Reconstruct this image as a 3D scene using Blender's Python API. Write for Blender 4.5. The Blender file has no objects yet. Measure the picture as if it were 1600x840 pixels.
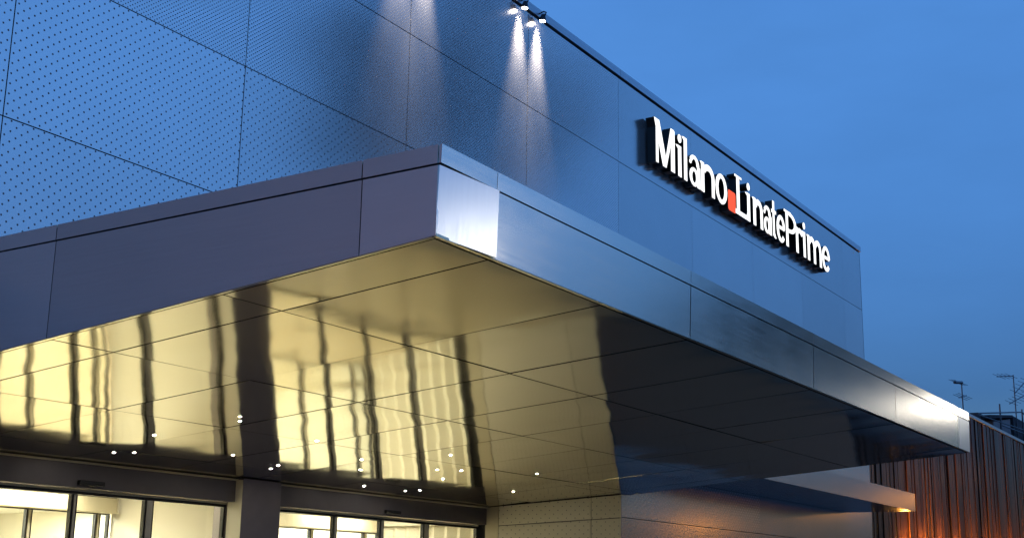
import bpy, bmesh, math, random
from mathutils import Matrix, Vector
R = math.radians
random.seed(7)
sc = bpy.context.scene
col = sc.collection

# ------------------------------------------------------------------ camera
cam_d = bpy.data.cameras.new('camera')
cam = bpy.data.objects.new('camera', cam_d); col.objects.link(cam); sc.camera = cam
right = Vector((0.5366646, -0.8436440, 0.0159948))
down = Vector((0.2011443, 0.1094980, -0.9734224))
fwd = Vector((0.8194706, 0.5256186, 0.2284579))
cm = Matrix((right, -down, -fwd)).transposed().to_4x4()
cm.translation = (0, 0, 1.65)
cam.matrix_world = cm
cam_d.sensor_width = 36.0
cam_d.lens = 1973.83 / 1600 * 36
cam_d.shift_x = -(802.24 - 800) / 1600
cam_d.shift_y = (456.73 - 420) / 1600
cam_d.clip_end = 3000

# ------------------------------------------------------------------ dusk sky
SUN_EL, SUN_AZ = R(0.6), R(-14)
world = bpy.data.worlds.new('World'); sc.world = world; world.use_nodes = True
nt = world.node_tree
bg = nt.nodes['Background']
sky = nt.nodes.new('ShaderNodeTexSky'); sky.sky_type = 'NISHITA'; sky.sun_disc = False
sky.sun_elevation = SUN_EL; sky.sun_rotation = SUN_AZ; sky.ozone_density = 3.8
tc = nt.nodes.new('ShaderNodeTexCoord')
# thin evening cloud veil: darker towards the horizon all the way round, softly mottled
sep = nt.nodes.new('ShaderNodeSeparateXYZ'); nt.links.new(tc.outputs['Generated'], sep.inputs[0])
ramp = nt.nodes.new('ShaderNodeValToRGB')
ramp.color_ramp.elements[0].position = 0.0; ramp.color_ramp.elements[0].color = (0.33, 0.36, 0.46, 1)
e_ = ramp.color_ramp.elements.new(0.08); e_.color = (0.36, 0.41, 0.53, 1)
e_ = ramp.color_ramp.elements.new(0.15); e_.color = (0.33, 0.41, 0.56, 1)
ramp.color_ramp.elements[-1].position = 0.42; ramp.color_ramp.elements[-1].color = (1, 1, 1, 1)
nt.links.new(sep.outputs['Z'], ramp.inputs[0])
mp = nt.nodes.new('ShaderNodeMapping'); mp.inputs['Scale'].default_value = (2.2, 2.2, 7.0)
nt.links.new(tc.outputs['Generated'], mp.inputs[0])
nz = nt.nodes.new('ShaderNodeTexNoise'); nz.inputs['Scale'].default_value = 1.6; nz.inputs['Detail'].default_value = 6
nz.inputs['Roughness'].default_value = 0.55
nt.links.new(mp.outputs[0], nz.inputs[0])
cr = nt.nodes.new('ShaderNodeMapRange'); cr.inputs[1].default_value = 0.3; cr.inputs[2].default_value = 0.7
cr.inputs[3].default_value = 0.92; cr.inputs[4].default_value = 1.06
nt.links.new(nz.outputs[0], cr.inputs[0])
m1 = nt.nodes.new('ShaderNodeMix'); m1.data_type = 'RGBA'; m1.blend_type = 'MULTIPLY'; m1.inputs[0].default_value = 1
nt.links.new(sky.outputs[0], m1.inputs[6]); nt.links.new(ramp.outputs[0], m1.inputs[7])
m2 = nt.nodes.new('ShaderNodeVectorMath'); m2.operation = 'SCALE'
nt.links.new(m1.outputs[2], m2.inputs[0]); nt.links.new(cr.outputs[0], m2.inputs['Scale'])
nt.links.new(m2.outputs[0], bg.inputs[0])
bg.inputs[1].default_value = 0.11

sun_d = bpy.data.lights.new('sun', 'SUN'); sun_d.energy = 0.01; sun_d.angle = R(12); sun_d.color = (1, 0.8, 0.65)
sun = bpy.data.objects.new('sun', sun_d); col.objects.link(sun)
# afterglow from behind the terminal
sun.rotation_euler = Vector((math.sin(SUN_AZ) * math.cos(SUN_EL), math.cos(SUN_AZ) * math.cos(SUN_EL), math.sin(SUN_EL))).to_track_quat('Z', 'Y').to_euler()

sc.view_settings.view_transform = 'Standard'; sc.view_settings.look = 'None'
sc.view_settings.exposure = 3.75; sc.view_settings.gamma = 1
sc.view_settings.use_curve_mapping = False
sc.render.engine = 'CYCLES'
sc.cycles.use_denoising = True
sc.cycles.max_bounces = 8; sc.cycles.glossy_bounces = 5; sc.cycles.transparent_max_bounces = 16
sc.cycles.sample_clamp_indirect = 0.5
sc.cycles.caustics_reflective = False; sc.cycles.caustics_refractive = False

# ------------------------------------------------------------------ helpers
def link(o, parent=None):
    col.objects.link(o)
    if parent is not None:
        o.parent = parent
    return o

def tag(o, label=None, cat=None, group=None, kind=None):
    if label: o['label'] = label
    if cat: o['category'] = cat
    if group: o['group'] = group
    if kind: o['kind'] = kind
    return o

def thing(name, label, cat, loc=(0, 0, 0), group=None):
    o = bpy.data.objects.new(name, None); o.location = loc; o.empty_display_size = 0.2
    link(o); return tag(o, label, cat, group)

def mesh_obj(name, verts, faces, mat, parent=None, loc=(0, 0, 0), rot=(0, 0, 0), mats=None, fmat=None, smooth=False):
    me = bpy.data.meshes.new(name); me.from_pydata(verts, [], faces); me.update()
    for m in (mats or [mat]): me.materials.append(m)
    if fmat: me.polygons.foreach_set('material_index', fmat)
    if smooth: me.polygons.foreach_set('use_smooth', [True] * len(me.polygons))
    o = bpy.data.objects.new(name, me); o.location = loc; o.rotation_euler = rot
    return link(o, parent)

BF = [(0, 3, 2, 1), (4, 5, 6, 7), (0, 1, 5, 4), (1, 2, 6, 5), (2, 3, 7, 6), (3, 0, 4, 7)]
_cache = {}
def box(name, size, mat, parent=None, loc=(0, 0, 0), rot=(0, 0, 0), bev=0.0):
    """box with its origin at the low corner (x, y, z)"""
    key = (round(size[0], 4), round(size[1], 4), round(size[2], 4), mat.name, bev)
    me = _cache.get(key)
    if me is None:
        sx, sy, sz = size
        me = bpy.data.meshes.new(name)
        if bev:
            bm = bmesh.new(); bmesh.ops.create_cube(bm, size=1)
            for v in bm.verts: v.co = Vector(((v.co.x + .5) * sx, (v.co.y + .5) * sy, (v.co.z + .5) * sz))
            bmesh.ops.bevel(bm, geom=bm.edges[:], offset=bev, segments=2, affect='EDGES', profile=0.5)
            bm.to_mesh(me); bm.free()
        else:
            v = [(0, 0, 0), (sx, 0, 0), (sx, sy, 0), (0, sy, 0), (0, 0, sz), (sx, 0, sz), (sx, sy, sz), (0, sy, sz)]
            me.from_pydata(v, [], BF); me.update()
        me.materials.append(mat); _cache[key] = me
    o = bpy.data.objects.new(name, me); o.location = loc; o.rotation_euler = rot
    return link(o, parent)

def bbox(name, lo, hi, mat, parent=None, bev=0.0):
    return box(name, tuple(hi[i] - lo[i] for i in range(3)), mat, parent, lo, bev=bev)

def prism(name, quad_front, depth, mat, parent=None, loc=(0, 0, 0), rot=(0, 0, 0)):
    """polygon in local (x, z), y from 0 (front) to depth"""
    n = len(quad_front)
    v = [(x, 0, z) for x, z in quad_front] + [(x, depth, z) for x, z in quad_front]
    f = [tuple(range(n)), tuple(range(2 * n - 1, n - 1, -1))] + [(i, i + n, (i + 1) % n + n, (i + 1) % n) for i in range(n)]
    return mesh_obj(name, v, f, mat, parent, loc, rot)

def tube_data(p0, p1, r0, r1, n=8):
    a, b = Vector(p0), Vector(p1); d = (b - a).normalized()
    u = d.orthogonal().normalized(); w = d.cross(u)
    vs, fs = [], []
    for p, r in ((a, r0), (b, r1)):
        for k in range(n):
            t = 2 * math.pi * k / n; vs.append(tuple(p + (u * math.cos(t) + w * math.sin(t)) * r))
    for k in range(n): fs.append((k, (k + 1) % n, n + (k + 1) % n, n + k))
    fs.append(tuple(range(n - 1, -1, -1))); fs.append(tuple(range(n, 2 * n)))
    return vs, fs

def tubes(name, segs, mat, parent=None, loc=(0, 0, 0), n=8, smooth=False):
    V, F = [], []
    for s in segs:
        vs, fs = tube_data(*s, n=n); o = len(V); V += vs; F += [tuple(i + o for i in f) for f in fs]
    return mesh_obj(name, V, F, mat, parent, loc, smooth=smooth)

# ------------------------------------------------------------------ materials
def new_mat(name):
    m = bpy.data.materials.new(name); m.use_nodes = True
    return m, m.node_tree, m.node_tree.nodes['Principled BSDF']

def N(t, kind, **kw):
    n = t.nodes.new(kind)
    for k, v in kw.items(): setattr(n, k, v)
    return n

def math_n(t, op, a, b=None, c=None):
    n = N(t, 'ShaderNodeMath', operation=op)
    for i, x in enumerate((a, b, c)):
        if x is None: continue
        if isinstance(x, (int, float)): n.inputs[i].default_value = x
        else: t.links.new(x, n.inputs[i])
    return n.outputs[0]

def plain(name, rgb, rough=0.6, metal=0.0, noise=0.12, nscale=6.0, coat=0.0):
    m, t, b = new_mat(name)
    b.inputs['Roughness'].default_value = rough; b.inputs['Metallic'].default_value = metal
    b.inputs['Coat Weight'].default_value = coat
    tc = N(t, 'ShaderNodeTexCoord'); nz = N(t, 'ShaderNodeTexNoise'); nz.inputs['Scale'].default_value = nscale
    nz.inputs['Detail'].default_value = 5
    t.links.new(tc.outputs['Object'], nz.inputs[0])
    mx = N(t, 'ShaderNodeMix', data_type='RGBA')
    mx.inputs[6].default_value = tuple(c * (1 - noise) for c in rgb) + (1,)
    mx.inputs[7].default_value = tuple(min(1, c * (1 + noise)) for c in rgb) + (1,)
    t.links.new(nz.outputs[0], mx.inputs[0]); t.links.new(mx.outputs[2], b.inputs['Base Color'])
    return m

def emit(name, rgb, s):
    m = bpy.data.materials.new(name); m.use_nodes = True; t = m.node_tree
    b = t.nodes['Principled BSDF']; b.inputs['Base Color'].default_value = tuple(c * .8 for c in rgb) + (1,)
    b.inputs['Emission Color'].default_value = rgb + (1,); b.inputs['Emission Strength'].default_value = s
    return m

def obj_coord(t, rnd=11.0):
    """object coordinates shifted by a random amount for each panel"""
    tc = N(t, 'ShaderNodeTexCoord'); oi = N(t, 'ShaderNodeObjectInfo')
    r = math_n(t, 'MULTIPLY', oi.outputs['Random'], rnd)
    cx = N(t, 'ShaderNodeCombineXYZ')
    for i in range(3): t.links.new(r, cx.inputs[i])
    ad = N(t, 'ShaderNodeVectorMath', operation='ADD')
    t.links.new(tc.outputs['Object'], ad.inputs[0]); t.links.new(cx.outputs[0], ad.inputs[1])
    return tc.outputs['Object'], ad.outputs[0], oi.outputs['Random']

def steel(name, rgb, rough, wave=0.0, wscale=0.9, brush=(40, 3, 40), bamt=0.06, tint=0.03, aniso=0.0):
    """brushed sheet: streaky roughness, slight oil-canning that differs from sheet to sheet"""
    m, t, b = new_mat(name)
    oc, rc, rnd = obj_coord(t)
    b.inputs['Metallic'].default_value = 1.0
    mp = N(t, 'ShaderNodeMapping'); mp.inputs['Scale'].default_value = brush
    t.links.new(rc, mp.inputs[0])
    nb = N(t, 'ShaderNodeTexNoise'); nb.inputs['Scale'].default_value = 1.0; nb.inputs['Detail'].default_value = 4
    t.links.new(mp.outputs[0], nb.inputs[0])
    bl = N(t, 'ShaderNodeTexNoise'); bl.inputs['Scale'].default_value = 1.7; bl.inputs['Detail'].default_value = 4
    t.links.new(rc, bl.inputs[0])
    r1 = math_n(t, 'MULTIPLY_ADD', nb.outputs[0], bamt, rough - bamt * .5)
    r2 = math_n(t, 'MULTIPLY_ADD', bl.outputs[0], bamt, r1)
    t.links.new(math_n(t, 'SUBTRACT', r2, bamt * .5), b.inputs['Roughness'])
    f = math_n(t, 'MULTIPLY_ADD', nb.outputs[0], 0.12, 0.94)
    f2 = math_n(t, 'MULTIPLY_ADD', rnd, tint * 2, 1 - tint)
    f3 = math_n(t, 'MULTIPLY', f, f2)
    sc_ = N(t, 'ShaderNodeVectorMath', operation='SCALE'); sc_.inputs[0].default_value = rgb
    t.links.new(f3, sc_.inputs['Scale']); t.links.new(sc_.outputs[0], b.inputs['Base Color'])
    if wave:
        wn = N(t, 'ShaderNodeTexNoise'); wn.inputs['Scale'].default_value = wscale; wn.inputs['Detail'].default_value = 1.0
        t.links.new(rc, wn.inputs[0])
        bp = N(t, 'ShaderNodeBump'); bp.inputs['Strength'].default_value = 1.0; bp.inputs['Distance'].default_value = wave
        t.links.new(wn.outputs[0], bp.inputs['Height']); t.links.new(bp.outputs[0], b.inputs['Normal'])
    return m

def perforated(name, px, pz, r, rgb, rough, wave, metal=0.86):
    """metal sheet punched with a staggered grid of holes (px, pz = pitch, r = radius)"""
    m = steel(name, rgb, rough, wave, 0.45, brush=(1.2, 6, 1.2), bamt=0.03, tint=0.04)
    t = m.node_tree; b = t.nodes['Principled BSDF']; b.inputs['Metallic'].default_value = metal
    tc = N(t, 'ShaderNodeTexCoord'); s = N(t, 'ShaderNodeSeparateXYZ'); t.links.new(tc.outputs['Object'], s.inputs[0])
    def lattice(off):
        u = math_n(t, 'SUBTRACT', math_n(t, 'FRACT', math_n(t, 'ADD', math_n(t, 'DIVIDE', s.outputs['X'], px), off)), .5)
        v = math_n(t, 'SUBTRACT', math_n(t, 'FRACT', math_n(t, 'ADD', math_n(t, 'DIVIDE', s.outputs['Z'], pz), off)), .5)
        u = math_n(t, 'MULTIPLY', u, px); v = math_n(t, 'MULTIPLY', v, pz)
        return math_n(t, 'SQRT', math_n(t, 'ADD', math_n(t, 'MULTIPLY', u, u), math_n(t, 'MULTIPLY', v, v)))
    d = math_n(t, 'MINIMUM', lattice(0.25), lattice(0.75))
    hole = math_n(t, 'LESS_THAN', d, r)
    dk = N(t, 'ShaderNodeBsdfDiffuse'); dk.inputs[0].default_value = (0.21, 0.21, 0.22, 1)
    mx = N(t, 'ShaderNodeMixShader'); out = t.nodes['Material Output']
    t.links.new(hole, mx.inputs[0]); t.links.new(b.outputs[0], mx.inputs[1]); t.links.new(dk.outputs[0], mx.inputs[2])
    t.links.new(mx.outputs[0], out.inputs[0])
    return m

def glass_mat(name, tintc=(0.93, 0.96, 0.94)):
    m = bpy.data.materials.new(name); m.use_nodes = True; t = m.node_tree
    t.nodes.remove(t.nodes['Principled BSDF']); out = t.nodes['Material Output']
    tr = N(t, 'ShaderNodeBsdfTransparent'); tr.inputs[0].default_value = tintc + (1,)
    gl = N(t, 'ShaderNodeBsdfGlossy'); gl.inputs['Roughness'].default_value = 0.01
    lw = N(t, 'ShaderNodeLayerWeight'); lw.inputs[0].default_value = 0.5
    fr = math_n(t, 'MULTIPLY_ADD', math_n(t, 'POWER', lw.outputs['Facing'], 5.0), 0.9, 0.035)
    mx = N(t, 'ShaderNodeMixShader')
    t.links.new(fr, mx.inputs[0]); t.links.new(tr.outputs[0], mx.inputs[1]); t.links.new(gl.outputs[0], mx.inputs[2])
    t.links.new(mx.outputs[0], out.inputs[0])
    return m

M = {}
M['soffit'] = steel('soffit_steel', (0.57, 0.505, 0.35), 0.08, wave=0.016, wscale=0.75, brush=(60, 2.0, 60), bamt=0.05)
M['fascia'] = steel('fascia_steel', (0.80, 0.74, 0.66), 0.20, wave=0.004, wscale=0.6, brush=(2.0, 30, 60), bamt=0.09, tint=0.10)
M['fascia_end'] = steel('fascia_corner_steel', (0.70, 0.70, 0.70), 0.30, wave=0.003, wscale=0.8, brush=(40, 30, 3), bamt=0.08)
M['perf_wide'] = perforated('perforated_sheet_wide', 0.12, 0.10, 0.0105, (0.70, 0.665, 0.65), 0.18, 0.004)
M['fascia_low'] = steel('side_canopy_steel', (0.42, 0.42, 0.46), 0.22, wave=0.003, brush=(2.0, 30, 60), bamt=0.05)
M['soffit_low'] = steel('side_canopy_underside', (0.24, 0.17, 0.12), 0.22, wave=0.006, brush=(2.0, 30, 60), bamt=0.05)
M['perf_far'] = steel('perforated_sheet_distant', (0.62, 0.60, 0.59), 0.2, wave=0.003, wscale=0.45, brush=(1.2, 6, 1.2), bamt=0.03, tint=0.05)
M['perf_far'].node_tree.nodes['Principled BSDF'].inputs['Metallic'].default_value = 0.82
M['perf_wall'] = perforated('perforated_return_sheet', 0.15, 0.13, 0.0085, (0.68, 0.64, 0.53), 0.4, 0.004, 0.12)
M['perf_fine'] = perforated('perforated_sheet_fine', 0.06, 0.05, 0.0080, (0.70, 0.665, 0.65), 0.18, 0.004)
M['coping'] = steel('coping_metal', (0.52, 0.53, 0.56), 0.3, brush=(3, 30, 30))
M['core'] = plain('dark_backing', (0.02, 0.02, 0.022), 0.8)
M['joint'] = plain('joint_black', (0.012, 0.012, 0.013), 0.7)
M['lintel'] = plain('lintel_paint', (0.13, 0.12, 0.13), 0.45, metal=0.3)
M['column'] = plain('column_cladding', (0.22, 0.20, 0.22), 0.4, metal=0.5)
M['frame_dark'] = plain('dark_anodised', (0.03, 0.03, 0.03), 0.35, metal=0.6)
M['frame_light'] = plain('light_aluminium', (0.62, 0.58, 0.48), 0.35, metal=0.5)
M['cream'] = plain('cream_paint', (0.74, 0.70, 0.60), 0.55, noise=0.04, nscale=1.5)
M['white'] = plain('white_paint', (0.8, 0.79, 0.74), 0.5, noise=0.03)
M['beige'] = plain('beige_metal', (0.60, 0.54, 0.40), 0.4, noise=0.04)
M['fin'] = plain('fin_laminate', (0.84, 0.80, 0.68), 0.35, noise=0.05)
M['glass'] = glass_mat('door_glass')
M['black'] = plain('black_plastic', (0.012, 0.012, 0.013), 0.35)
M['tile'] = plain('beige_floor_tile', (0.34, 0.28, 0.18), 0.3, noise=0.1, nscale=2)
M['lamp_warm'] = emit('warm_light_panel', (1.0, 0.88, 0.66), 2.5)
M['lamp_hall'] = emit('hall_light_panel', (1.0, 0.94, 0.82), 4.0)
M['led'] = emit('led_lens', (1.0, 0.9, 0.78), 60.0)
M['letter'] = emit('letter_face', (1.0, 0.98, 0.90), 0.12)
M['letter_red'] = emit('red_letter_face', (1.0, 0.10, 0.015), 0.075)
M['letter_side'] = plain('letter_return', (0.012, 0.014, 0.013), 0.3, metal=0.2)
M['spot_lens'] = emit('floodlight_lens', (1.0, 0.93, 0.85), 2.5)
M['spot_body'] = plain('floodlight_body', (0.03, 0.03, 0.035), 0.4, metal=0.5)
M['concrete'] = plain('render_wall', (0.36, 0.27, 0.25), 0.8)
M['roof_dark'] = plain('dark_roofing', (0.05, 0.045, 0.05), 0.8)
M['mast'] = plain('galvanised_mast', (0.10, 0.10, 0.11), 0.4, metal=0.6)
M['bark'] = plain('bark', (0.06, 0.045, 0.035), 0.9, noise=0.3, nscale=14)
M['leaf'] = plain('dusk_foliage', (0.05, 0.07, 0.03), 0.7, noise=0.4, nscale=4)
M['asphalt'] = plain('asphalt', (0.055, 0.055, 0.058), 0.75, noise=0.3, nscale=3)
M['paving'] = plain('stone_paving', (0.19, 0.17, 0.14), 0.6, noise=0.15, nscale=2)
M['sodium'] = emit('sodium_lamp', (1.0, 0.36, 0.05), 1.1)
M['uplamp'] = emit('orange_uplight_lens', (1.0, 0.43, 0.07), 48.0)
M['added_base'] = plain('added_base_brown', (0.30, 0.15, 0.085), 0.6)
M['sodium_b'] = emit('sodium_lamp_near', (1.0, 0.36, 0.05), 2.0)
M['sodium_c'] = emit('sodium_lamp_far', (1.0, 0.36, 0.05), 0.6)
M['globe_far'] = emit('opal_globe_far', (1.0, 0.95, 0.84), 5.5)
M['added_lamp'] = emit('added_warm_lamp', (1.0, 0.6, 0.42), 6.0)
M['uplamp_low'] = emit('orange_uplight_small', (1.0, 0.38, 0.05), 18.0)
M['mirror_block'] = plain('added_block_render', (0.70, 0.56, 0.56), 0.7, noise=0.2, nscale=0.6)  # reddish, to tint what the left fascia mirrors
M['pane'] = plain('dark_window_glass', (0.02, 0.02, 0.025), 0.06)
M['globe'] = emit('opal_globe', (1.0, 0.96, 0.88), 1.9)
M['post'] = plain('painted_post', (0.04, 0.045, 0.045), 0.4, metal=0.4)

def wood_mat():
    m, t, b = new_mat('varnished_timber')
    oc, rc, rnd = obj_coord(t, 40)
    mp = N(t, 'ShaderNodeMapping'); mp.inputs['Scale'].default_value = (14, 14, 0.5); t.links.new(rc, mp.inputs[0])
    nz = N(t, 'ShaderNodeTexNoise'); nz.inputs['Scale'].default_value = 1.0; nz.inputs['Detail'].default_value = 7
    t.links.new(mp.outputs[0], nz.inputs[0])
    cr = N(t, 'ShaderNodeValToRGB'); e = cr.color_ramp.elements
    e[0].position = 0.3; e[0].color = (0.026, 0.010, 0.006, 1); e[1].position = 0.72; e[1].color = (0.15, 0.058, 0.026, 1)
    t.links.new(nz.outputs[0], cr.inputs[0])
    f = math_n(t, 'MULTIPLY_ADD', rnd, 1.0, 0.45)
    s = N(t, 'ShaderNodeVectorMath', operation='SCALE'); t.links.new(cr.outputs[0], s.inputs[0]); t.links.new(f, s.inputs['Scale'])
    t.links.new(s.outputs[0], b.inputs['Base Color'])
    b.inputs['Specular IOR Level'].default_value = 0.2
    t.links.new(math_n(t, 'MULTIPLY_ADD', nz.outputs[0], 0.2, 0.2), b.inputs['Roughness'])
    bp = N(t, 'ShaderNodeBump'); bp.inputs['Distance'].default_value = 0.01; bp.inputs['Strength'].default_value = 0.6
    t.links.new(nz.outputs[0], bp.inputs['Height']); t.links.new(bp.outputs[0], b.inputs['Normal'])
    return m
M['wood'] = wood_mat()

# ------------------------------------------------------------------ ground
def sheet(name, x0, x1, y0, y1, z, mat, label=None):
    o = mesh_obj(name, [(x0, y0, z), (x1, y0, z), (x1, y1, z), (x0, y1, z)], [(0, 1, 2, 3)], mat)
    o['kind'] = 'structure'
    return o
sheet('ground', -600, 900, -600, 900, -0.01, M['asphalt'])
sheet('pavement', -12, 80, 3.0, 9.8, 0.0, M['paving'])
sheet('entrance_floor', 5.9, 18.9, 9.8, 26, 0.004, M['tile'])

# ------------------------------------------------------------------ terminal building
TAN = 0.0853                                    # canopy ceiling falls towards the doors
def zs(y): return 3.69 - (y - 4.3) * TAN
FY = 9.87                                       # front of the cladding
bld = thing('terminal_building', 'large box shaped terminal clad in blue grey perforated metal panels', 'building', (0, FY, 0))
def b_(p): return (p[0], p[1] - FY, p[2])       # world -> building space
def bpart(name, lo, hi, mat, bev=0.0):
    return bbox(name, b_(lo), b_(hi), mat, bld, bev)
COLS = [5.50, 6.66, 9.65, 12.67, 15.70, 18.74, 21.80, 24.90, 27.95, 31.04, 32.55]
G = 0.006
for i in range(len(COLS) - 1):
    x0, x1 = COLS[i], COLS[i + 1]
    rows = [(4.30, 5.80, 'perf_wide'), (5.80, 7.40, 'perf_wide'), (7.40, 9.00, 'perf_fine'), (9.00, 10.57, 'perf_fine')]
    low = [(2.46, 2.84), (2.84, 4.30)]
    if x1 > 19:
        xa = max(x0, 18.8)
        bpart('added_base_panel', (xa + G, FY + .02, 0.02), (x1 - G, FY + .05, 2.45), M['added_base'])  # unseen base, added for a dark warm tone in the soffit's reflection
    if x1 > 19: rows += [(a, b, 'perf_wide') for a, b in low]
    if x1 < 6: rows += [(a, b, 'perf_wide') for a, b in low]
    for z0, z1, mt in rows:
        xa = x0
        if x0 > 18.7 and (mt == 'perf_fine' or x0 > 24 or z0 > 4): mt = 'perf_far'
        if z1 < 4.4 and x0 < 18.8 < x1: xa = 18.8
        gx = G if x0 < 18.7 else 0.003
        box('cladding_panel', (x1 - xa - 2 * gx, 0.03, z1 - z0 - 2 * G), M[mt], bld, (xa + gx, 0, z0 + G))
# panels left of the entrance recess
for z0, z1 in ((0.02, 1.42), (1.42, 2.84), (2.84, 4.30)):
    box('cladding_panel', (5.85 - 5.50 - 2 * G, 0.03, z1 - z0 - 2 * G), M['perf_wide'], bld, (5.50 + G, 0, z0 + G))
# coping along the roof edge, in lengths
CX = [5.50, 6.4, 12.6, 18.76, 25.02, 31.2, 32.57]
for a, b in zip(CX[:-1], CX[1:]):
    bpart('coping', (a + .004, FY - 0.035, 10.60), (b - .004, FY + 0.45, 10.735), M['coping'])
bpart('wall_core', (5.48, FY + 0.06, 3.45), (32.52, 32, 10.59), M['core'])
bpart('wall_core', (18.92, FY + 0.06, 0), (32.52, 32, 3.45), M['core'])
bpart('wall_core', (5.48, FY + 0.06, 0), (5.80, 32, 3.45), M['core'])
bpart('roof', (5.48, FY + 0.46, 10.59), (32.5, 32, 10.64), M['roof_dark'])
bpart('side_wall', (32.52, FY + 0.0, 0.02), (32.55, 32, 10.59), M['coping'])

# right return wall of the recess, skewed in plan, perforated, joint follows the ceiling
A0 = Vector((18.24, 12.17)); A1 = Vector((18.785, 9.87))
dv = (A0 - A1); Lr = dv.length; ang = math.atan2(dv.y, dv.x)
# local x runs from the outer corner inwards, local -y faces the doors side (west)
def ret_panel(s0, s1, z00, z01, z10, z11, mat, dep=0.03):
    # corners: (s0,z00) low-start, (s1,z10) low-end, (s1,z11) high-end, (s0,z01) high-start ; mirrored so x grows outward
    q = [(-s1, z10), (-s0, z00), (-s0, z01), (-s1, z11)]
    return prism('return_wall_panel', q, dep, mat, bld, (A1.x, A1.y - FY, 0), (0, 0, ang + math.pi))
def seam(s): return 2.83 - 0.06 * s
def topz(s): return zs(9.87 + s * 0.973) - 0.012
for s0, s1, mt in ((0.0, 0.505, 'perf_wall'), (0.517, 2.14, 'perf_wall')):
    ret_panel(s0, s1, 0.02, seam(s0) - G, 0.02, seam(s1) - G, M[mt])
    ret_panel(s0, s1, seam(s0) + G, topz(s0), seam(s1) + G, topz(s1), M[mt])
ret_panel(2.152, Lr + 0.02, 0.02, topz(2.152), 0.02, topz(Lr), M['beige'])
q = [(-Lr - .2, 0), (0.0, 0), (0.0, 3.19), (-Lr - .2, 3.0)]
prism('wall_core', q, 0.09, M['core'], bld, (A1.x + 0.031, A1.y - FY, 0), (0, 0, ang + math.pi))
# left return wall
bpart('return_wall_panel', (5.82, FY, 0.02), (5.85, 12.17, 3.0), M['perf_wide'])

# lintel, column
bpart('lintel', (5.85, 12.17, 2.715), (18.25, 12.30, 3.014), M['lintel'])
bpart('ceiling_trim', (5.86, 12.12, 2.992), (12.24, 12.168, 3.012), M['beige'])
bpart('ceiling_trim', (12.99, 12.12, 2.992), (18.22, 12.168, 3.012), M['beige'])
bpart('column', (12.25, 12.04, 0.01), (12.98, 12.55, 3.018), M['column'])
bpart('column_side', (12.246, 12.045, 0.01), (12.249, 12.30, 3.0), M['cream'])

# vestibules and hall behind the glass
IY = 14.62
bpart('partition', (12.30, 12.56, 0.01), (12.95, IY, 2.96), M['cream'])
bpart('vestibule_ceiling', (5.86, 12.31, 2.965), (18.8, IY + .1, 2.99), M['white'])
bpart('side_partition', (18.42, 12.32, 0.01), (18.5, 26, 3.3), M['cream'])
bpart('side_partition', (5.86, 12.32, 0.01), (5.95, 26, 3.3), M['cream'])
bpart('hall_ceiling', (5.95, IY + .12, 3.15), (18.42, 26, 3.18), M['white'])
bpart('hall_wall', (5.95, 25.9, 0.01), (18.42, 26, 3.15), M['white'])
bpart('hall_bulkhead', (5.96, IY, 2.83), (18.41, IY + .11, 3.14), M['cream'])

# fluted lining of the second vestibule: upright laminate fins, each set at a slant
for k in range(8):
    y = 12.34 + k * 0.28
    v = [(18.415, y + .002), (18.33, y + .16), (18.415, y + .278)]
    vv = [(p[0], p[1] - FY, z) for z in (0.012, 2.70) for p in v]
    mesh_obj('wall_fin', vv, [(0, 2, 1), (3, 4, 5), (0, 1, 4, 3), (1, 2, 5, 4), (2, 0, 3, 5)], M['fin'], bld)
bpart('fin_head', (18.22, 12.33, 2.72), (18.42, IY, 2.96), M['cream'])

# ceiling lights inside (real luminous panels)
def ceil_light(x, y, sx, sy, z, mat, label):
    t = thing('ceiling_light', label, 'light', (x, y, z), 'luminous ceiling panels')
    bbox('trim', (-sx / 2 - .02, -sy / 2 - .02, -0.012), (sx / 2 + .02, sy / 2 + .02, -0.001), M['frame_light'], t)
    bbox('diffuser', (-sx / 2, -sy / 2, -0.017), (sx / 2, sy / 2, -0.0125), mat, t)
for x, lab in ((7.4, 'warm luminous panel in the ceiling of the left vestibule, farthest from the column'), (10.6, 'warm luminous panel in the ceiling of the left vestibule beside the column')):
    ceil_light(x, 14.05, 1.6, 0.4, 2.965, M['lamp_warm'], lab)
for x, lab in ((14.4, 'warm luminous panel in the right vestibule ceiling beside the column'), (16.9, 'warm luminous panel in the right vestibule ceiling near the fluted wall')):
    ceil_light(x, 14.05, 1.6, 0.4, 2.965, M['lamp_warm'], lab)
k = 0
for y, row in ((16.3, 'nearest the inner doors'), (19.2, 'in the middle row'), (22.4, 'in the back row')):
    for x, pos in ((7.6, 'left'), (10.6, 'second from left'), (13.6, 'third from left'), (16.6, 'right')):
        ceil_light(x, y, 2.2, 0.9, 3.15, M['lamp_hall'], 'bright white ceiling panel of the hall, %s, %s' % (pos, row))

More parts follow.
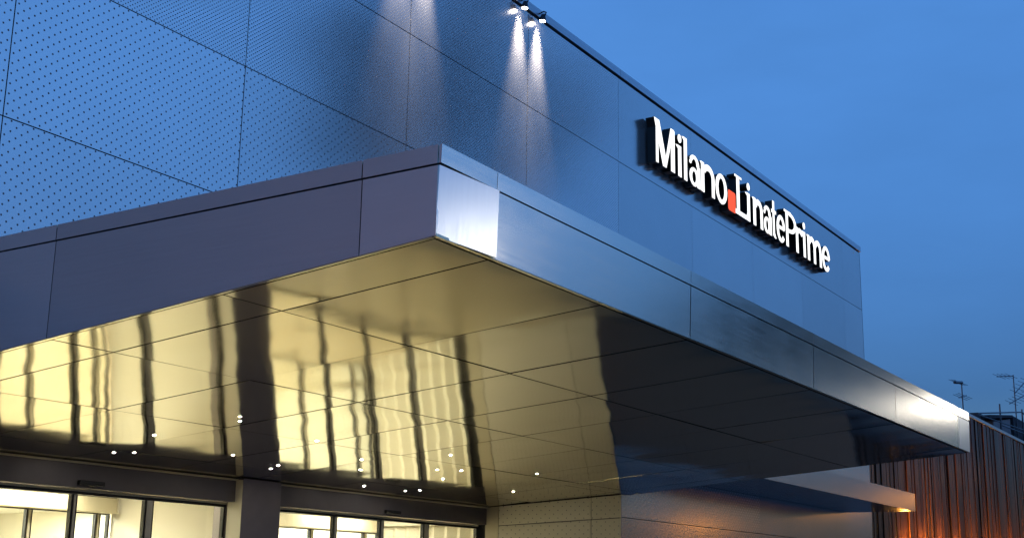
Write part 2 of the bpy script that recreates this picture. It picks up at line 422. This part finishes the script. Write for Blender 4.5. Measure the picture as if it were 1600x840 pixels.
# ------------------------------------------------------------------ glass doors
def door_set(name, label, x_edges, y, head, parts_y=0.07, group=None):
    x0, x1 = x_edges[0][0], x_edges[-1][1]
    t = thing(name, label, 'door', (0, y, 0), group)
    bbox('head_rail', (x0, -0.03, head), (x1, 0.06, head + 0.028), M['frame_light'], t)
    bbox('head_rail', (x0, -0.012, head - 0.034), (x1, 0.05, head - 0.001), M['frame_dark'], t)
    for a, b in x_edges:
        bbox('glass_pane', (a + .03, 0.015, 0.04), (b - .03, 0.025, head - 0.036), M['glass'], t)
        bbox('stile', (a, -0.01, 0.01), (a + .028, 0.05, head - 0.036), M['frame_dark'], t)
        bbox('stile', (b - .028, -0.01, 0.01), (b, 0.05, head - 0.036), M['frame_dark'], t)
        bbox('bottom_rail', (a + .035, -0.008, 0.012), (b - .035, 0.045, 0.09), M['frame_dark'], t)
    for (a, b), (c, d) in zip(x_edges[:-1], x_edges[1:]):
        if c - b > 0.02:
            bbox('post', (b + .001, -0.02, 0.01), (c - .001, 0.055, head - 0.036), M['frame_light'], t)
    return t
DY = 12.34
door_set('sliding_glass_door', 'wide glass entrance door left of the dark column', [(5.96, 7.55), (7.58, 8.68), (8.74, 9.80), (9.83, 10.90), (10.99, 12.24)], DY, 2.685, group='entrance doors')
door_set('sliding_glass_door', 'wide glass entrance door right of the dark column', [(13.06, 14.46), (14.50, 15.56), (15.60, 16.68), (16.78, 18.20)], DY, 2.685, group='entrance doors')
door_set('inner_glass_door', 'inner glass door seen through the left entrance door', [(6.2, 7.7), (7.73, 9.2), (9.23, 10.92), (10.96, 12.06), (12.09, 12.28)], IY + .02, 2.62, group='inner doors')
door_set('inner_glass_door', 'inner glass door seen through the right entrance door', [(13.0, 14.9), (14.93, 16.56), (16.6, 18.0), (18.03, 18.4)], IY + .02, 2.62, group='inner doors')
def header(x0, x1, label):
    t = thing('door_operator_box', label, 'door operator', (0, IY, 0), 'operator boxes above the inner doors')
    bbox('cover', (x0, -0.22, 2.60), (x1, 0.0, 2.805), M['beige'], t, 0.006)
    bbox('end_cap', (x1 + .001, -0.225, 2.596), (x1 + .02, -0.002, 2.809), M['frame_light'], t)
    bbox('shadow_gap', (x0, -0.20, 2.806), (x1, -0.002, 2.828), M['joint'], t)
header(6.3, 12.20, 'long beige operator box above the inner door of the left vestibule')
header(13.05, 18.15, 'long beige operator box above the inner door of the right vestibule')

def sensor(x, label):
    t = thing('motion_sensor', label, 'sensor', (x, 12.168, 2.765), 'door motion sensors')
    box('housing', (0.36, 0.055, 0.055), M['black'], t, (0, -0.056, -0.02), bev=0.008)
    box('lens', (0.30, 0.004, 0.022), M['frame_dark'], t, (0.03, -0.0605, -0.012))
sensor(9.70, 'small black motion sensor on the lintel above the left glass door')
sensor(15.42, 'small black motion sensor on the lintel above the right glass door')

# ------------------------------------------------------------------ entrance canopy
can = thing('entrance_canopy', 'broad brushed steel entrance canopy with mirror like sloping underside', 'canopy', (5.846, 4.3, 0))
CO = Vector((5.846, 4.3, 0))
tilt = math.atan(TAN)
XS = [5.846 + .045] + [6.465 + 1.495 * k for k in range(9)] + [19.05 - .045]
YS = [4.3 + .045, 6.09, 7.83, 9.60, 11.36, 12.165]
def soffit_piece(x0, x1, y0, y1):
    L = (y1 - y0) / math.cos(tilt)
    g = 0.008
    o = box('soffit_panel', (x1 - x0 - 2 * g, L - 2 * g, 0.02), M['soffit'], can,
            (x0 + g - CO.x, y0 + g - CO.y, zs(y0)), (-tilt + random.uniform(-.0018, .0018), random.uniform(-.0022, .0022), 0))
    return o
for i in range(len(XS) - 1):
    for j in range(len(YS) - 1):
        x0, x1, y0, y1 = XS[i], XS[i + 1], YS[j], YS[j + 1]
        if x1 <= 18.3:
            soffit_piece(x0, x1, y0, y1)
        elif y1 <= 9.61:
            soffit_piece(x0, x1, y0, y1)
        elif y0 < 9.65:
            soffit_piece(x0, x1 if x1 < 18.5 else x1, y0, 9.862)
            xe = min(x1, 18.74)
            if xe - x0 > .1: soffit_piece(x0, xe, 9.862, y1)
        else:
            xe = min(x1, 18.40 if y1 < 11.5 else 18.235)
            if xe - x0 > .05: soffit_piece(x0, xe, y0, y1)
# edge trim just inside the fascia
def sloped_box(name, x0, x1, y0, y1, z_off, th, mat):
    return box(name, (x1 - x0, (y1 - y0) / math.cos(tilt), th), mat, can, (x0 - CO.x, y0 - CO.y, zs(y0) + z_off), (-tilt, 0, 0))
sloped_box('edge_trim', 5.850, 5.880, 4.335, 9.86, -0.002, 0.02, M['soffit'])
sloped_box('edge_trim', 19.016, 19.046, 4.335, 9.86, -0.002, 0.02, M['soffit'])
bbox('edge_trim', (0.004, 0.004, 3.688), (13.20, 0.032, 3.706), M['soffit'], can)
# dark backing above the joints, roof of the canopy
v = [(0.02, 0.03, 3.71), (13.18, 0.03, 3.71), (13.18, 5.56, zs(9.86) + .03), (0.02, 5.56, zs(9.86) + .03),
     (0.02, 0.03, 4.245), (13.18, 0.03, 4.245), (13.18, 5.56, 4.245), (0.02, 5.56, 4.245)]
mesh_obj('canopy_core', v, BF, M['joint'], can)
v = [(0.05, 5.57, zs(9.87) + .03), (12.45, 5.57, zs(9.87) + .03), (12.45, 7.865, zs(12.165) + .03), (0.05, 7.865, zs(12.165) + .03),
     (0.05, 5.57, 3.4), (12.45, 5.57, 3.4), (12.45, 7.865, 3.4), (0.05, 7.865, 3.4)]
mesh_obj('canopy_core', v, BF, M['joint'], can)
bbox('canopy_roof', (0.02, 0.03, 4.246), (13.18, 5.56, 4.252), M['coping'], can)
# front fascia, leaning out a little
lean = R(1.96)
FXS = [5.846, 6.465, 9.42, 12.41, 15.32, 18.42, 19.05]
for a, b in zip(FXS[:-1], FXS[1:]):
    end = a < 6 or b > 19
    mt = M['fascia_end'] if end else M['fascia']
    o = box('fascia_panel', (b - a - .014, 0.02, 0.442), mt, can, (a + .007 - CO.x, 0.0, 3.692), (lean, 0, 0))
    if a < 6:                                   # corner sheet sits slightly twisted in its frame
        o.rotation_euler = (lean, 0, R(-3.5)); o.location.y += 0.012
        o['label'] = 'bright corner sheet catching the lamp light'
    box('fascia_strip', (b - a - .006, 0.02, 0.118), M['fascia'], can, (a + .003 - CO.x, -0.0155, 4.146), (lean, 0, 0))
# left fascia: lower edge follows the falling ceiling
LY = [4.302, 4.89, 7.83, 9.865]
for a, b in zip(LY[:-1], LY[1:]):
    a2, b2 = a + .004 - 4.3, b - .004 - 4.3
    q = [(-b2, zs(b) + .004), (-a2, zs(a) + .004), (-a2, 4.132), (-b2, 4.132)]
    prism('fascia_panel', q, 0.02, M['fascia'], can, (0, 0, 0), (0, 0, R(-90)))
    q = [(-b2, 4.144), (-a2, 4.144), (-a2, 4.262), (-b2, 4.262)]
    prism('fascia_strip', q, 0.02, M['fascia'], can, (-0.004, 0, 0), (0, 0, R(-90)))
q = [(0.004, 3.694), (5.56, zs(9.86)), (5.56, 4.262), (0.004, 4.262)]
prism('fascia_panel', q, 0.02, M['fascia'], can, (13.204, 0, 0), (0, 0, R(90)))

# recessed spots in the ceiling of the canopy
DL = [(9.604, 11.469), (9.78, 11.335), (9.189, 10.366), (10.789, 10.802), (9.112, 9.061), (9.287, 9.231), (11.939, 11.275),
      (11.817, 11.034), (10.816, 9.538), (12.304, 10.1), (12.98, 10.669), (14.267, 11.642), (15.255, 11.657), (15.391, 11.484),
      (13.846, 10.053), (14.645, 10.528), (12.932, 9.189), (14.18, 9.888), (16.827, 10.735), (15.374, 9.415)]
def disc(r, z0, z1, n=14):
    vs = [(r * math.cos(2 * math.pi * k / n), r * math.sin(2 * math.pi * k / n), z) for z in (z0, z1) for k in range(n)]
    fs = [tuple(range(n - 1, -1, -1)), tuple(range(n, 2 * n))] + [(k, (k + 1) % n, n + (k + 1) % n, n + k) for k in range(n)]
    return vs, fs
me_ring = bpy.data.meshes.new('downlight'); me_ring.from_pydata(*((disc(0.024, -0.002, 0.004))[:1] + ([],) + (disc(0.024, -0.002, 0.004))[1:])); me_ring.materials.append(M['frame_light'])
me_lens = bpy.data.meshes.new('lens'); d_ = disc(0.014, -0.0026, -0.0021); me_lens.from_pydata(d_[0], [], d_[1]); me_lens.materials.append(M['led'])
for x, y in DL:
    o = bpy.data.objects.new('downlight', me_ring); o.location = (x - CO.x, y - CO.y, zs(y)); o.rotation_euler = (-tilt, 0, 0); link(o, can)
    l = bpy.data.objects.new('lens', me_lens); link(l, o)

# ------------------------------------------------------------------ lower side canopy
can2 = thing('side_canopy', 'small flat metal canopy low on the facade beyond the main canopy', 'canopy', (20.6, 8.25, 3.6))
L2 = 30.62 - 20.6
cuts = [0, 2.78, 8.45, L2]
for a, b in zip(cuts[:-1], cuts[1:]):
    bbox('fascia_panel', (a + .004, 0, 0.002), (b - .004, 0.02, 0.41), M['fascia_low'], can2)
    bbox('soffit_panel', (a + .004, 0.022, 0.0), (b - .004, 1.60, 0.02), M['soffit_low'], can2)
bbox('side_fascia', (L2 + .001, 0.002, 0.002), (L2 + .02, 1.60, 0.41), M['fascia'], can2)
bbox('side_fascia', (-0.02, 0.002, 0.002), (-.001, 1.60, 0.41), M['fascia'], can2)
bbox('canopy_core', (0.01, 0.025, 0.022), (L2 - .01, 1.59, 0.395), M['joint'], can2)
bbox('canopy_roof', (0.01, 0.025, 0.396), (L2 - .01, 1.59, 0.404), M['coping'], can2)

# ------------------------------------------------------------------ illuminated lettering
SIGN_Y = 9.67; SB = 9.295; SH = 0.845
sign = thing('illuminated_sign', 'glowing white channel letter sign with a red square near the roof edge', 'sign', (19.76, SIGN_Y, SB))
XH = 0.73
def P_(*pts): return list(pts)
def ring(cx, cy, rx, ry, s, t_, a0=0, a1=360, n=20):
    """thick elliptical arc as quads; s = side stroke, t_ = top stroke"""
    out = []
    for k in range(n):
        t0 = R(a0 + (a1 - a0) * k / n); t1 = R(a0 + (a1 - a0) * (k + 1) / n)
        out.append([(cx + rx * math.cos(t0), cy + ry * math.sin(t0)), (cx + rx * math.cos(t1), cy + ry * math.sin(t1)),
                    (cx + (rx - s) * math.cos(t1), cy + (ry - t_) * math.sin(t1)), (cx + (rx - s) * math.cos(t0), cy + (ry - t_) * math.sin(t0))])
    return out
def rect(x0, y0, x1, y1): return [(x0, y0), (x1, y0), (x1, y1), (x0, y1)]
def oval(cx, cy, rx, ry, n=16): return [(cx + rx * math.cos(2 * math.pi * k / n), cy + ry * math.sin(2 * math.pi * k / n)) for k in range(n)]
S_ = 0.15                                       # stem in metres of letter width space
def glyph(ch, w):
    """polygons in metres: x 0..w, y 0..1 (times SH)"""
    s = min(S_, w * .45)
    if ch == 'M':
        s = 0.17
        return [rect(0.07, 0, 0.07 + s * .62, .97), [(0.0, 1.0), (.22, 1.0), (w * .60, .08), (w * .46, 0.0), (w * .40, 0.0)],
                [(w * .46, 0), (w * .56, 0), (w - .06, 1.0), (w - .20, 1.0)], rect(w - .20, 0, w - .20 + s, .985), [(0, 1.0), (.1, 1.0), (.1, .95), (0.02, .965)]]
    if ch == 'i':
        return [rect(w * .34, 0, w * .34 + s, XH), [(0, XH - .02), (w * .36, XH - .09), (w * .36, XH)], oval(w * .34 + s * .5, .90, s * .56, .10)]
    if ch == 'l':
        return [rect(w * .30, 0, w * .30 + s, 1.02), [(0, 1.0), (w * .32, .93), (w * .32, 1.02)]]
    if ch in 'nm':
        k = 1 if ch == 'n' else 2
        step = (w - .03 - s) / k
        out = [rect(.03, 0, .03 + s, XH), [(-.03, XH - .02), (.05, XH - .09), (.05, XH)]]
        for i in range(k):
            x0 = .03 + i * step
            rx = (step + s * .75) / 2; cx = x0 + step + s - rx
            out += ring(cx, XH - .30, rx, .31, s * .98, .15, 0, 158, 12)
            out.append(rect(x0 + step + s * .02, 0, x0 + step + s, XH - .29))
        return out
    if ch == 'a':
        return ring(w * .46, XH - .24, w * .46 + .02, .25, s * .9, .095, 0, 150, 12) + [rect(w - s * .92 + .005, 0, w + .02, XH - .22),
                oval(w * .10, XH - .19, s * .36, .05)] + ring(w * .44, .215, w * .44, .225, s * .85, .085, 0, 360, 18)
    if ch == 'o':
        return ring(w / 2, XH / 2, w / 2, XH / 2 + .012, s * .98, .11)
    if ch == 'e':
        return ring(w / 2, XH / 2, w / 2, XH / 2 + .012, s * .95, .12, 5, 322, 22) + [rect(s * .5, XH * .48, w - s * .35, XH * .48 + .095)]
    if ch == 't':
        return [rect(w * .24, .04, w * .24 + s * .9, 1.0), rect(-.01, XH - .07, w, XH + .02)] + \
               ring(w * .28 + s, .12, s, .13, s, .10, 180, 300, 6)
    if ch == 'L':
        return [rect(.10, 0, .10 + s * 1.05, 1.0), rect(0.0, .945, .38, 1.0), rect(0.03, 0.0, w, .115), [(w - .12, .1), (w, .1), (w, .24), (w - .04, .24)]]
    if ch == 'P':
        return [rect(.10, 0, .10 + s, 1.0), rect(.0, .935, .40, 1.0)] + ring(w * .42, .705, w * .58, .295, s * .98, .105, -90, 90, 14) + [rect(.2, .898, w * .42 + .01, 1.0), rect(.2, .41, w * .42 + .01, .512)]
    if ch == 'r':
        return [rect(.03, 0, .03 + s, XH), [(-.03, XH - .02), (.05, XH - .09), (.05, XH)]] + ring(w * .62, XH - .22, w * .42, .235, s * .7, .14, 40, 150, 8) + [oval(w * .86, XH - .11, s * .5, .085)]
    if ch == '#':
        r = .06; q = []
        for cx, cy, a in ((w - r, .52 - .07, 0), (r, .52 - .07, 90), (r, .07, 180), (w - r, .07, 270)):
            for k in range(4):
                t = R(a + 30 * k); q.append((cx + r * math.cos(t), cy + .07 * math.sin(t)))
        return [q]
def letter(ch, x0, x1, base=0.0, dep=0.175):
    w = x1 - x0
    V, F, FM = [], [], []
    for i, poly in enumerate(glyph(ch, w)):
        n = len(poly)
        area = sum(poly[k][0] * poly[(k + 1) % n][1] - poly[(k + 1) % n][0] * poly[k][1] for k in range(n))
        if area < 0: poly = poly[::-1]
        o = len(V); yf = -0.0003 * (i % 7)
        V += [(x, yf, base + y * SH) for x, y in poly] + [(x, yf + dep, base + y * SH) for x, y in poly]
        V += [(x, yf + .022, base + y * SH) for x, y in poly]
        F.append(tuple(o + k for k in range(n))); FM.append(0)
        F.append(tuple(o + n + k for k in range(n - 1, -1, -1))); FM.append(1)
        for k in range(n):
            k2 = (k + 1) % n
            F.append((o + k, o + 2 * n + k, o + 2 * n + k2, o + k2)); FM.append(1)
            F.append((o + 2 * n + k, o + n + k, o + n + k2, o + 2 * n + k2)); FM.append(1)
    face = M['letter_red'] if ch == '#' else M['letter']
    o = mesh_obj('red_square' if ch == '#' else 'letter', V, F, None, sign, (x0 - 19.76, 0, 0), mats=[face, M['letter_side']], fmat=FM)
    tubes('fixing_stud', [((w * .5, dep, .25 if ch != '#' else .12), (w * .5, 0.2, .25 if ch != '#' else .12), .012, .012)], M['mast'], o, n=6)
    if ch == '#': o['label'] = 'red square with rounded corners between the two words'
LET = [('M', 19.76, 20.66), ('i', 20.66, 21.0), ('l', 20.94, 21.26), ('a', 21.28, 21.77), ('n', 21.80, 22.48), ('o', 22.52, 23.11),
       ('#', 23.15, 23.55), ('L', 23.51, 24.24), ('i', 24.06, 24.42), ('n', 24.48, 25.06), ('a', 25.11, 25.55), ('t', 25.58, 25.86),
       ('e', 25.87, 26.41), ('P', 26.36, 27.14), ('r', 27.07, 27.55), ('i', 27.47, 27.80), ('m', 27.84, 28.84), ('e', 28.88, 29.46)]
for ch, a, b in LET: letter(ch, a, b, base=-0.03 if ch == '#' else 0.0)

# ------------------------------------------------------------------ floodlights on the roof edge
def flood(x, label):
    t = thing('floodlight', label, 'floodlight', (x, FY, 10.60), 'floodlights under the roof edge')
    tubes('bracket', [((0, 0.0, .035), (0, -.12, .07), .010, .010), ((0, -.12, .07), (0, -.17, .04), .010, .010), ((0, -.17, .04), (0, -.14, -.02), .010, .010)], M['spot_body'], t)
    h = bpy.data.objects.new('lamp_head', None); link(h, t); h.location = (0, -.11, -.015); h.rotation_euler = (R(6), 0, 0)
    V, F = [], []
    for s in (((0, 0, .03), (0, 0, -.02), .03, .048), ((0, 0, -.02), (0, 0, -.075), .048, .054)):
        vs, fs = tube_data(*s, n=14); o = len(V); V += vs; F += [tuple(i + o for i in f) for f in fs]
    mesh_obj('lamp_housing', V, F, M['spot_body'], h)
    d_ = disc(0.047, -0.085, -0.0765); mesh_obj('lens', d_[0], d_[1], M['spot_lens'], h)
    L = bpy.data.lights.new('floodlight_beam', 'SPOT'); L.energy = 105.0; L.spot_size = R(38); L.spot_blend = 1.0; L.color = (1, .88, .74)
    L.shadow_soft_size = 0.09
    lo = bpy.data.objects.new('beam', L); link(lo, h); lo.location = (0, 0, -.10)
flood(15.42, 'small floodlight under the roof edge, the left one of the visible pair')
flood(15.96, 'small floodlight under the roof edge, the right one of the visible pair, nearer the sign')
flood(12.38, 'floodlight above the picture washing the facade, the left one of its pair')
flood(12.94, 'floodlight above the picture washing the facade, the right one of its pair')

# ------------------------------------------------------------------ timber clad wall beyond
WY = 10.7
wal = thing('timber_wall', 'tall dark timber boarded wall lit orange from below beyond the terminal', 'wall', (32.62, WY, 0))
x = 0.0; rr = random.Random(3); k = 0
while x < 46:
    w = rr.uniform(.20, .34); wide = rr.random() < .22
    h = 8.0
    box('board', (round(w, 2), 0.03, h), M['wood'], wal, (x, rr.uniform(-.02, .025), 0.02), (0, rr.uniform(-.0012, .0012), R(rr.uniform(-5, 5))))
    x += round(w, 2) + (rr.uniform(.10, .16) if wide else rr.uniform(.012, .03)); k += 1
bbox('backing', (0, 0.075, 0), (46.2, 0.3, 8.0), M['joint'], wal)
bbox('coping', (0, -0.06, 8.03), (46.2, 0.32, 8.14), M['coping'], wal)

# ------------------------------------------------------------------ far roofs, railing and aerials
far = thing('far_building', 'distant house with pinkish chimney wall and dark flat roof', 'building', (98, 22.3, 0))
bbox('wall', (0, 0, 0), (50, 14, 14.3), M['concrete'], far)
bbox('roof', (-.3, -.3, 14.31), (50.3, 14.3, 14.6), M['roof_dark'], far)
# stair tower: pink gable with a sloping dark roof
v = [(9.6, 0.0, 14.62), (16.3, 0.0, 14.62), (16.3, 3, 14.62), (9.6, 3, 14.62), (9.6, 0, 15.6), (16.3, 0, 16.6), (16.3, 3, 16.6), (9.6, 3, 15.6)]
mesh_obj('stair_tower', v, BF, M['concrete'], far)
v = [(7.6, -.2, 15.62), (16.5, -.2, 16.75), (16.5, 3.2, 16.75), (7.6, 3.2, 15.62), (7.6, -.2, 15.9), (16.5, -.2, 16.95), (16.5, 3.2, 16.95), (7.6, 3.2, 15.9)]
mesh_obj('tower_roof', v, BF, M['roof_dark'], far)
bbox('chimney', (6.6, 0.5, 14.62), (9.0, 2.0, 16.0), M['roof_dark'], far)
bbox('dark_tower', (16.6, -0.2, 14.62), (24, 3, 16.9), M['roof_dark'], far)
rail = thing('roof_railing', 'thin metal railing on the distant roof under the aerials', 'railing', (98, 21.6, 14.62))
for px in (9.0, 18.0, 27.0):
    tubes('railing_post', [((px, 0, 0), (px, 0, 2.3 if px < 10 else 3.0), .09, .06)], M['mast'], rail)
tubes('rail', [((1.0, 0, .55), (18, 0, 2.75), .06, .06), ((18, 0, 2.75), (27, 0, 2.0), .06, .06)], M['mast'], rail)
tubes('rail', [((1.0, 0, .45), (27, 0, 1.6), .05, .05)], M['mast'], rail)
tubes('rail', [((9.0, 0, .6), (27, 0, 1.15), .06, .06)], M['mast'], rail)
def aerial(loc, h, bars, label):
    t = thing('television_aerial', label, 'aerial', loc, 'rooftop aerials')
    tubes('mast', [((0, 0, 0), (0, 0, h), .06, .045)], M['mast'], t)
    for z, x0, z0, x1, z1, r, spikes in bars:
        b = tubes('boom', [((x0, 0, z0), (x1, 0, z1), r * .7, r * .7)], M['mast'], t)
        for q in range(spikes):
            f = (q + .5) / spikes; xx = x0 + (x1 - x0) * f; zz = z0 + (z1 - z0) * f
            tubes('element', [((xx, -.5, zz - .25), (xx, .5, zz + .25), .018, .018)], M['mast'], b, n=5)
aerial((96.2, 22.0, 0), 17.25, [(0, -2.1, 16.85, .1, 17.15, .16, 3), (0, -1.1, 15.85, 1.3, 16.35, .05, 3)], 'slim television aerial right above the far end of the canopy')
aerial((115.5, 22.0, 14.6), 6.0, [(0, -6.7, 4.85, -.1, 5.9, .06, 4), (0, 0, 4.35, 6.5, 6.6, .07, 5), (0, -2.4, 3.15, 6.5, 5.3, .07, 6)], 'large television aerial with several booms at the right edge')

# ------------------------------------------------------------------ street lamps (their glow shows on the metal; one is added)
def street_lamp(loc, h, kind, label, r=.28):
    t = thing('street_lamp', label, 'street lamp', loc, 'street lamps across the forecourt')
    tubes('post', [((0, 0, 0), (0, 0, .5), .10, .09), ((0, 0, .5), (0, 0, h - r * .9), .06, .045)], M['post'], t, n=12)
    me = bpy.data.meshes.new('globe'); bm = bmesh.new(); bmesh.ops.create_uvsphere(bm, u_segments=20, v_segments=12, radius=r)
    for v in bm.verts: v.co.z += h
    bm.to_mesh(me); bm.free(); me.materials.append(M[kind]); link(bpy.data.objects.new('globe', me), t)
    tubes('cap', [((0, 0, h + r * .85), (0, 0, h + r * 1.15), r * .6, .03)], M['post'], t, n=12)
street_lamp((11.5, -0.5, 0), 5.2, 'globe', 'white globe street lamp close to the canopy corner', .27)
street_lamp((36.8, -0.2, 0), 6.6, 'globe_far', 'white globe street lamp opposite the far canopy end', .2)
street_lamp((50, 3.0, 0), 5.3, 'sodium', 'orange sodium street lamp opposite the timber wall', .25)
street_lamp((-2.5, 3.6, 0), 5.0, 'added_lamp', 'added warm lamp out of view, reddening the block mirrored in the left fascia', .2)  # added lamp, unseen: warms the block that the left fascia mirrors
street_lamp((58, 6.0, 0), 7.0, 'sodium_c', 'tall orange sodium street lamp close to the timber wall', .25)
street_lamp((43.5, 0.0, 0), 4.0, 'sodium_b', 'orange sodium street lamp opposite the side canopy', .15)
# ------------------------------------------------------------------ unseen block, added for the left fascia to mirror
nb = thing('added_block', 'added plain reddish block out of view, mirrored in the left fascia', 'building', (-26, 9.4, 0))
bbox('wall', (0, 0, 0), (31.45, 22, 8.6), M['mirror_block'], nb)
bbox('parapet', (-.1, -.1, 8.61), (31.5, 22.1, 8.9), M['roof_dark'], nb)
for wx in range(6):
    for wz in (1.2, 4.6):
        w_ = bbox('window', (1.2 + wx * 3.3, -0.04, wz), (3.4 + wx * 3.3, -0.002, wz + 2.0), M['frame_dark'], nb)
        bbox('pane', (0.08, -0.012, 0.08), (2.12, -0.004, 1.92), M['pane'], w_)

# orange uplights fixed to the walls just below eye line of the picture
def uplight(loc, label, group, lens='uplamp'):
    t = thing('wall_uplight', label, 'uplight', loc, group)
    bbox('housing', (-.32, -.16, -.10), (.32, -0.002, 0), M['spot_body'], t, 0.01)
    bbox('lens', (-.30, -.14, 0.001), (.30, -.02, 0.006), M[lens], t)
for k in range(9):
    uplight((38.2 + 2.1 * k, WY - .03, 2.95), 'orange uplight on the timber wall, %s from the terminal' % ('first second third fourth fifth sixth seventh eighth ninth'.split()[k]), 'uplights along the timber wall')
# ------------------------------------------------------------------ trees mirrored in the metal
def tree(loc, h, seed, label):
    rr = random.Random(seed)
    t = thing('plane_tree', label, 'tree', loc, 'trees across the forecourt')
    segs = []; tips = []
    def grow(p, d, L, r, lev):
        q = p + d * L
        segs.append((tuple(p), tuple(q), r, r * .68))
        if lev == 0: tips.append(q); return
        if lev < 4: tips.append(q)
        for k in range(3 if lev > 2 else 2 + (rr.random() < .5)):
            nd = (d + Vector((rr.uniform(-1, 1), rr.uniform(-1, 1), rr.uniform(-.25, .75))) * .75).normalized()
            grow(q, nd, L * rr.uniform(.62, .82), r * .62, lev - 1)
    grow(Vector((0, 0, 0)), Vector((0, 0, 1)), h * .26, h * .02, 5)
    tubes('trunk', segs, M['bark'], t, n=6)
    V, F = [], []
    for p in tips:
        for k in range(8):
            c = p + Vector((rr.gauss(0, .6), rr.gauss(0, .6), rr.gauss(0, .5)))
            u = Vector((rr.gauss(0, 1), rr.gauss(0, 1), rr.gauss(0, 1))).normalized(); w = u.orthogonal().normalized()
            s = rr.uniform(.12, .26); o = len(V)
            V += [tuple(c - u * s), tuple(c + w * s * .6), tuple(c + u * s), tuple(c - w * s * .6)]; F.append((o, o + 1, o + 2, o + 3))
    mesh_obj('crown', V, F, M['leaf'], t)
tree((33, -5, 0), 27, 1, 'tall thinly leaved tree mirrored dark in the facade above the canopy corner')
tree((42, -6.5, 0), 15, 2, 'tall thinly leaved tree mirrored in the middle of the front fascia')
